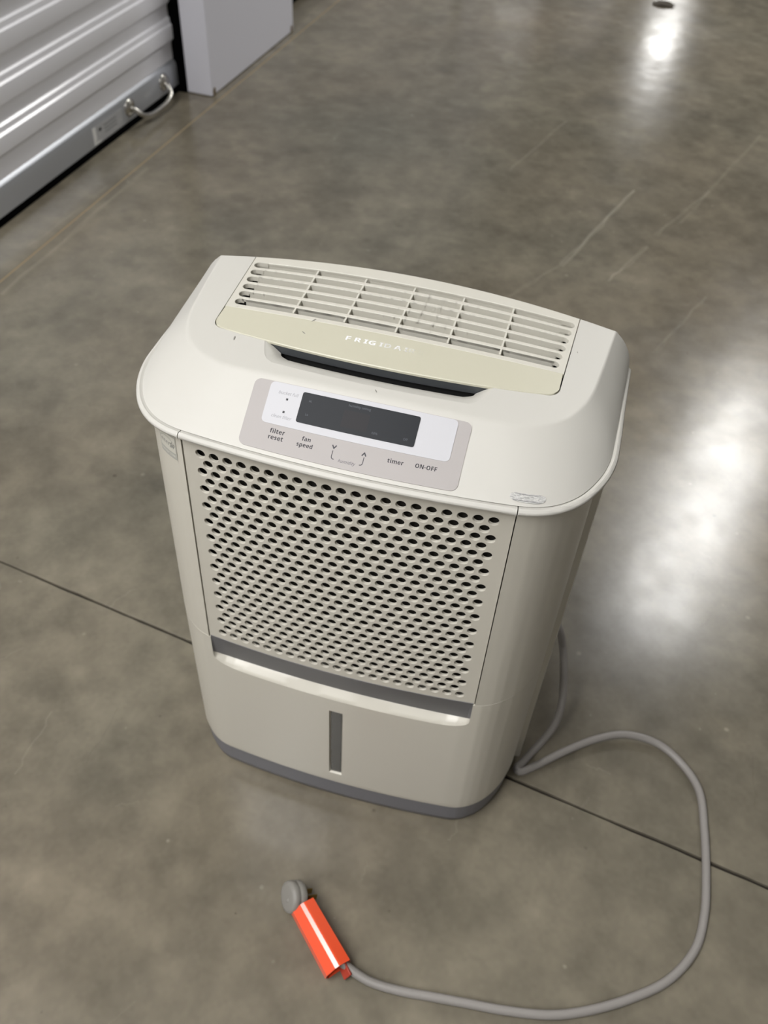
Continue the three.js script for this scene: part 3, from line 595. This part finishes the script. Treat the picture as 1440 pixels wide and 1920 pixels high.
// --- control panel on the sloping front of the cap
const FL = Math.hypot(0.0595, 0.0375);
function facet(x, s) {              // s metres down the slope from the crest line at centre
  const sgn = Math.sign(x) || 1; const ax = Math.abs(x);
  const tC = ax <= 0.118 ? 0.36 * ax / 0.118 : 0.36; const c = crestPt(tC);
  const tL = 0.36 * ax / 0.14; const l = lipPt(Math.min(tL, 0.7));
  // same x on both: crest x = ax
  const p = [ax, lerp(c[1], l[1], s / FL), lerp(c[2], l[2], s / FL)];
  return [sgn * p[0], p[1], p[2]];
}
function patch(x0, x1, s0, s1, r, lift, thick, nx = 40) {
  const e = 1e-3, nrm = (x, s) => { const a = facet(x, s), b = facet(x, s + e); const d = [0, b[1] - a[1], b[2] - a[2]], l = Math.hypot(d[1], d[2]); return [0, d[2] / l, -d[1] / l]; };
  const P = (x, s, h) => { const q = facet(x, s), n = nrm(x, s); return [q[0], q[1] + n[1] * h, q[2] + n[2] * h]; };
  const pos = [], uv = [], idx = [];
  const rows = 6;
  for (let i = 0; i <= nx; i++) {
    const u = 0.5 - 0.5 * Math.cos(Math.PI * i / nx), x = lerp(x0, x1, u); const d = Math.max(0, Math.max(x0 + r - x, x - (x1 - r))); const k = r - Math.sqrt(Math.max(0, r * r - d * d));
    for (let j = 0; j <= rows; j++) { const s = lerp(s0 + k, s1 - k, j / rows); pos.push(...P(x, s, lift)); uv.push((x - x0) / (x1 - x0), 1 - (s - s0) / (s1 - s0)); }
    for (const s of [s0 + k, s1 - k]) { pos.push(...P(x, s, lift)); uv.push(u, s === s0 + k ? 1 : 0); pos.push(...P(x, s, lift - thick)); uv.push(u, s === s0 + k ? 1 : 0); }
  }
  const W = rows + 5;
  for (let i = 0; i < nx; i++) {
    const a = i * W, b = a + W;
    for (let j = 0; j < rows; j++) idx.push(a + j, a + j + 1, b + j, b + j, a + j + 1, b + j + 1);
    const t = rows + 1; idx.push(a + t, b + t, a + t + 1, b + t, b + t + 1, a + t + 1);
    idx.push(a + t + 2, a + t + 3, b + t + 2, b + t + 2, a + t + 3, b + t + 3);
  }
  return indexed(pos, idx, 1, uv);
}
{
  const PX0 = -0.0915, PX1 = 0.0935, S0 = 0.0058, S1 = 0.0668;
  const W = 1536, H = Math.round(W * (S1 - S0) / (PX1 - PX0));
  const px = (x) => (x - PX0) / (PX1 - PX0) * W, py = (s) => (s - S0) / (S1 - S0) * H, mm = W / (PX1 - PX0) / 1000;
  const plateTex = canvasTexture(W, H, (c) => {
    c.fillStyle = '#aea9a7'; c.fillRect(0, 0, W, H);
    c.fillStyle = '#2b2b30'; c.textAlign = 'center'; c.textBaseline = 'middle';
    const T = (t, x, s, size, w = 'bold ') => { c.font = `${w}${size * mm}px sans-serif`; c.fillText(t, px(x), py(s)); };
    T('filter', -0.0608, 0.0487, 5.4); T('reset', -0.061, 0.0543, 5.4); T('fan', -0.0352, 0.0492, 5.0); T('speed', -0.0355, 0.0545, 5.0);
    T('timer', 0.0404, 0.0515, 5.0); T('ON-OFF', 0.0655, 0.0512, 4.9);
    c.strokeStyle = '#3a3a40'; c.lineWidth = 0.8 * mm; c.lineCap = 'round'; c.lineJoin = 'round';
    const chev = (x, s, d) => { c.beginPath(); c.moveTo(px(x - 0.0015), py(s - 0.0015 * d)); c.lineTo(px(x), py(s + 0.0015 * d)); c.lineTo(px(x + 0.0015), py(s - 0.0015 * d)); c.stroke(); };
    c.lineWidth = 1.0 * mm; chev(-0.0112, 0.0502, 0.8); chev(0.0143, 0.0508, -0.8);
    c.lineWidth = 0.6 * mm;
    const br = (x, d) => { c.beginPath(); c.moveTo(px(x), py(0.0535)); c.lineTo(px(x), py(0.058)); c.quadraticCurveTo(px(x), py(0.0604), px(x + 0.0022 * d), py(0.0604)); c.stroke(); };
    br(-0.0115, 1); br(0.0148, -1);
    c.fillStyle = '#55555a'; T('humidity', 0.0017, 0.0606, 3.6, 'italic ');
  });
  const plate = mesh('control_panel', patch(PX0, PX1, S0, S1, 0.006, 0.0009, 0.002), phys({ map: plateTex, roughness: 0.55, specularIntensity: 0.6 }), D);
  plate.userData.label = 'lilac-grey control panel with button legends';
  const wx0 = -0.0772, wx1 = 0.0822, ws0 = 0.0062, ws1 = 0.0432;
  const labTex = canvasTexture(1280, Math.round(1280 * (ws1 - ws0) / (wx1 - wx0)), (c, w, h) => {
    const X = (x) => (x - wx0) / (wx1 - wx0) * w, Y = (s) => (s - ws0) / (ws1 - ws0) * h, m = w / (wx1 - wx0) / 1000;
    c.fillStyle = '#c4c4c8'; c.fillRect(0, 0, w, h);
    c.fillStyle = '#8f8e94'; c.textAlign = 'center'; c.textBaseline = 'middle'; c.font = `italic ${3.7 * m}px sans-serif`;
    c.fillText('bucket full', X(-0.0605), Y(0.0146)); c.fillText('clean filter', X(-0.0612), Y(0.0357));
    c.fillStyle = '#26262a'; for (const s of [0.0197, 0.031]) { c.fillRect(X(-0.0602) - .9 * m, Y(s) - .9 * m, 1.8 * m, 1.8 * m); }
  });
  const lab = mesh('display_surround', patch(wx0, wx1, ws0, ws1, 0.004, 0.0013, 0.0006), phys({ map: labTex, roughness: 0.5, specularIntensity: 0.7 }), plate);
  lab.userData.label = 'white surround with bucket full and clean filter lamps';
  const sx0 = -0.0482, sx1 = 0.0517, ss0 = 0.0102, ss1 = 0.0368;
  const scrTex = canvasTexture(1024, Math.round(1024 * (ss1 - ss0) / (sx1 - sx0)), (c, w, h) => {
    const X = (x) => (x - sx0) / (sx1 - sx0) * w, Y = (s) => (s - ss0) / (ss1 - ss0) * h, m = w / (sx1 - sx0) / 1000;
    c.fillStyle = '#171b21'; c.fillRect(0, 0, w, h); c.fillStyle = '#1e1d21'; c.fillRect(X(-0.011), Y(0.0175), 22 * m, 15 * m);
    c.fillStyle = '#5d6168'; c.textAlign = 'center'; c.textBaseline = 'middle';
    c.font = `${2.6 * m}px sans-serif`; c.fillText('humidity setting', X(0.001), Y(0.0134)); c.fillText('60%', X(0.0182), Y(0.0322)); c.fillText('Off', X(0.0438), Y(0.0318));
    c.fillText('Hi', X(-0.0405), Y(0.0172)); c.fillText('Lo', X(-0.0405), Y(0.029));
  });
  const scr = mesh('display_screen', patch(sx0, sx1, ss0, ss1, 0.0017, 0.0018, 0.0005), phys({ map: scrTex, roughness: 0.5, specularIntensity: 0.45 }), plate);
  scr.userData.label = 'dark display window, switched off';
  // worn oval badge at the right front corner
  const badgeTex = canvasTexture(256, 96, (c, w, h) => {
    c.fillStyle = '#c9c8c4'; c.fillRect(0, 0, w, h);
    for (let i = 0; i < 420; i++) { const g = 120 + rnd() * 100; c.fillStyle = `rgba(${g},${g},${g - 2},0.5)`; c.fillRect(rnd() * w, rnd() * h, 4 + rnd() * 22, 2 + rnd() * 7); }
    c.fillStyle = 'rgba(120,120,120,.7)'; c.fillRect(20, 8, 210, 9); c.fillRect(40, 76, 170, 10);
  });
  const bp = [], bu = [], bi = []; const N = 28;
  // a flat oval plate set on the cap
  const bc = [0.1492, 0, 0]; 
  const onCap = (x, v) => { // v metres down slope measured like the facet, at x beyond the panel
    let lo = 0.3, hi = 0.72; for (let k = 0; k < 40; k++) { const t = (lo + hi) / 2; const q = mix3(crestPt(t), lipPt(t), v); if (q[0] < x) lo = t; else hi = t; }
    const q = mix3(crestPt(lo), lipPt(lo), v); return [q[0] + 0.0003, q[1] + 0.0007, q[2] + 0.0004];
  };
  const ovalAt = (a, r) => { const cx = Math.sign(Math.cos(a)) * Math.pow(Math.abs(Math.cos(a)), 0.6), cy = Math.sign(Math.sin(a)) * Math.pow(Math.abs(Math.sin(a)), 0.7); return onCap(0.1488 + 0.0142 * r * cx, 0.9 + 0.055 * r * cy + 0.018 * cx * r); };
  const c0 = onCap(0.1488, 0.9); bp.push(...c0); bu.push(0.5, 0.5);
  for (const r of [0.5, 1]) for (let i = 0; i < N; i++) { const a = i / N * 2 * Math.PI; bp.push(...ovalAt(a, r)); bu.push(0.5 + 0.5 * r * Math.cos(a), 0.5 - 0.5 * r * Math.sin(a)); }
  for (let i = 0; i < N; i++) { const j = (i + 1) % N; bi.push(0, 1 + j, 1 + i, 1 + i, 1 + j, 1 + N + i, 1 + j, 1 + N + j, 1 + N + i); }
  const bm = mesh('worn_badge', indexed(bp, bi, 1, bu), phys({ map: badgeTex, roughness: 0.5, side: THREE.DoubleSide }), D); bm.userData.label = 'scuffed silver oval badge';
  // efficiency sticker on the left side panel, wrapped on its curve
  const escTex = canvasTexture(256, 256, (c, w, h) => {
    c.fillStyle = '#cbc9be'; c.fillRect(0, 0, w, h); c.strokeStyle = '#a3a29a'; c.lineWidth = 9; c.strokeRect(8, 8, 240, 240);
    c.lineWidth = 7; c.beginPath(); c.arc(126, 190, 150, -2.35, -0.78); c.stroke();
    c.strokeStyle = '#7f7e78'; c.lineWidth = 8; c.font = 'italic bold 62px serif'; c.fillStyle = '#8b8a84'; c.fillText('energy', 26, 128);
    c.beginPath(); for (let i = 0; i <= 10; i++) { const a = i / 10 * 2 * Math.PI - Math.PI / 2, r = i % 2 ? 12 : 30; c[i ? 'lineTo' : 'moveTo'](200 + r * Math.cos(a), 104 + r * Math.sin(a)); } c.stroke();
    c.fillStyle = '#a9a9a2'; c.fillRect(8, 186, 240, 62); c.fillStyle = '#cfcdc3'; c.font = 'bold 34px sans-serif'; c.fillText('ENERGY STAR', 14, 230);
  });
  const sp = [], su = [], si = []; const lft = FULL.map((p, i) => i).filter((i) => FULL[i][0] < -0.145 && FULL[i][1] > 0.06);
  // walk along the outline by arc length
  const pts = lft.map((i) => [FULL[i][0] + NORM[i][0] * 0.0004, FULL[i][1] + NORM[i][1] * 0.0004]); pts.sort((a, b) => b[0] - a[0]);
  const arc = [0]; for (let i = 1; i < pts.length; i++) arc.push(arc[i - 1] + Math.hypot(pts[i][0] - pts[i - 1][0], pts[i][1] - pts[i - 1][1]));
  const atArc = (l) => { let i = 1; while (i < arc.length - 1 && arc[i] < l) i++; const k = (l - arc[i - 1]) / (arc[i] - arc[i - 1]); return [lerp(pts[i - 1][0], pts[i][0], k), lerp(pts[i - 1][1], pts[i][1], k)]; };
  for (let i = 0; i <= 12; i++) { const q = atArc(0.0008 + 0.0235 * (1 - i / 12)); for (const j of [0, 1]) { sp.push(q[0], j ? 0.5505 : 0.524, q[1] + lean(j ? 0.5505 : 0.524, q[1])); su.push(i / 12, j); } }
  for (let i = 0; i < 12; i++) { const a = i * 2; si.push(a, a + 2, a + 1, a + 1, a + 2, a + 3); }
  mesh('efficiency_sticker', indexed(sp, si, 1, su), phys({ map: escTex, roughness: 0.35, side: THREE.DoubleSide }), D).userData.label = 'small grey efficiency sticker at the upper left';
}

// --- power cord with plug and orange sleeve
{
  const cord = group('power_cord', D); cord.userData.label = 'grey power cord looping over the floor to its plug';
  const F = (xw, zw, y = 0.0052) => { const [x, z] = toUnit(xw, zw); return new THREE.Vector3(x, y, z); };
  const pts = [new THREE.Vector3(0.14, 0.1, -0.112), new THREE.Vector3(0.165, 0.108, -0.142), new THREE.Vector3(0.205, 0.115, -0.135), new THREE.Vector3(0.2275, 0.108, -0.11), new THREE.Vector3(0.238, 0.092, -0.09), new THREE.Vector3(0.2455, 0.083, -0.052), new THREE.Vector3(0.2495, 0.07, -0.024), new THREE.Vector3(0.2475, 0.043, -0.008), new THREE.Vector3(0.2375, 0.019, 0.006),
    new THREE.Vector3(0.2275, 0.0085, 0.0205), new THREE.Vector3(0.2185, 0.0054, 0.0365), new THREE.Vector3(0.2125, 0.0052, 0.0465), new THREE.Vector3(0.2165, 0.0052, 0.0505), F(0.2365, 0.0205), F(0.27, -0.014, 0.008), F(0.307, -0.046, 0.011), F(0.341, -0.065, 0.011), F(0.384, -0.068, 0.008), F(0.418, -0.051), F(0.442, -0.023), F(0.455, 0.032), F(0.463, 0.094), F(0.465, 0.133), F(0.459, 0.176), F(0.434, 0.22), F(0.396, 0.254), F(0.354, 0.282), F(0.319, 0.299), F(0.271, 0.312), F(0.233, 0.319), F(0.195, 0.326), F(0.157, 0.333), F(0.125, 0.3355, 0.006), F(0.108, 0.3335, 0.008), F(0.092, 0.330, 0.011), F(0.065, 0.3195, 0.0145), F(0.035, 0.299, 0.0185)];
  mesh('cable', new THREE.TubeGeometry(new THREE.CatmullRomCurve3(pts, false, 'centripetal'), 420, 0.005, 12), M.cord, cord);
  // sleeve: flattened folded card tube round the cord, open at the ends
  const A = F(0.0275, 0.292, 0.0215), B = F(0.0885, 0.3385, 0.0148);
  const ax = B.clone().sub(A), len = ax.length(); ax.normalize(); const side = new THREE.Vector3().crossVectors(ax, new THREE.Vector3(0, 1, 0)).normalize(), up = new THREE.Vector3().crossVectors(side, ax);
  const sec = (w, h, f) => { const raw = [[-1, -0.35], [-0.75, -1], [0.75, -1], [1, -0.35], [0.9, 0.3], [0.26, 0.92], [-0.04, 1], [-0.16, 0.99], [-0.92, 0.62]]; return raw.map(([a, b]) => [a * w * f, b * h * f]); };
  const fr = (t, f) => sec(lerp(0.0145, 0.0158, t), lerp(0.0125, 0.0145, t), f).map(([a, b]) => A.clone().addScaledVector(ax, t * len).addScaledVector(side, a).addScaledVector(up, b).toArray());
  const rings = []; for (let i = 0; i <= 6; i++) rings.push(fr(i / 6, 1)); for (let i = 6; i >= 0; i--) rings.push(fr(i / 6, 0.93)); rings.push(fr(0, 1));
  mesh('orange_sleeve', outward(loft(rings, { capStart: false, capEnd: false, crease: 0.12 })), M.orange, cord).userData.label = 'bright orange card sleeve around the cord';
  const fl = box(-0.006, 0.006, -0.0015, 0.0015, -0.005, 0.012, 0.001); const fm = mesh('sleeve_flap', fl, M.redFlap, cord); const fp = B.clone().addScaledVector(side, -0.007).addScaledVector(up, -0.004); fm.position.copy(fp); fm.lookAt(fp.clone().add(ax)); fm.rotation.z += 0.9;
  // plug: round-cornered head lying on its edge, blades pointing away to the rear right
  const head = new THREE.LatheGeometry([[0.0001, -0.0085], [0.013, -0.0085], [0.0165, -0.0072], [0.0176, -0.0045], [0.0179, -0.001], [0.0162, 0.001], [0.0162, 0.003], [0.0174, 0.004], [0.0168, 0.009], [0.0145, 0.011], [0.0001, 0.011]].map((p) => new THREE.Vector2(...p)), 40);
  const hp = F(0.0135, 0.2865, 0.0225), dir = new THREE.Vector3(0.74, -0.42, -0.5).normalize();
  const pm = mesh('plug_head', head, M.plug, cord); pm.position.copy(hp); pm.quaternion.setFromUnitVectors(new THREE.Vector3(0, 1, 0), dir); pm.userData.label = 'round grey plug head';
  const neck = new THREE.CatmullRomCurve3([hp.clone().addScaledVector(dir, -0.002), hp.clone().addScaledVector(ax, 0.012), A.clone().addScaledVector(ax, 0.012)]);
  mesh('plug_neck', new THREE.TubeGeometry(neck, 16, 0.0085, 16), M.plug, cord);
  for (const o of [-0.0063, 0.0063]) { const b = box(-0.0032, 0.0032, 0, 0.0165, -0.0008, 0.0008, 0.0006); b.translate(0, 0.0108, o); const bmh = mesh('plug_blade', b, M.brass, cord); bmh.position.copy(hp); bmh.quaternion.copy(pm.quaternion); }
}

// small dark scrap lying far down the floor
{
  const g = new THREE.IcosahedronGeometry(0.03, 1); const p = g.attributes.position; const m = mergeVertices(g);
  const q = m.attributes.position; for (let i = 0; i < q.count; i++) { const k = 0.7 + 0.5 * rnd(); q.setXYZ(i, q.getX(i) * 1.3 * k, Math.max(-0.004, q.getY(i) * 0.16 * k), q.getZ(i) * 1.1 * k); }
  m.computeVertexNormals(); const s = mesh('floor_scrap', toCreasedNormals(m, 0.5), M.scrap); s.position.set(0.0, 0.0042, -3.08);
  thing(s, 'small dark flat scrap on the concrete at the far top edge', 'debris');
}

renderer.render(scene, camera);
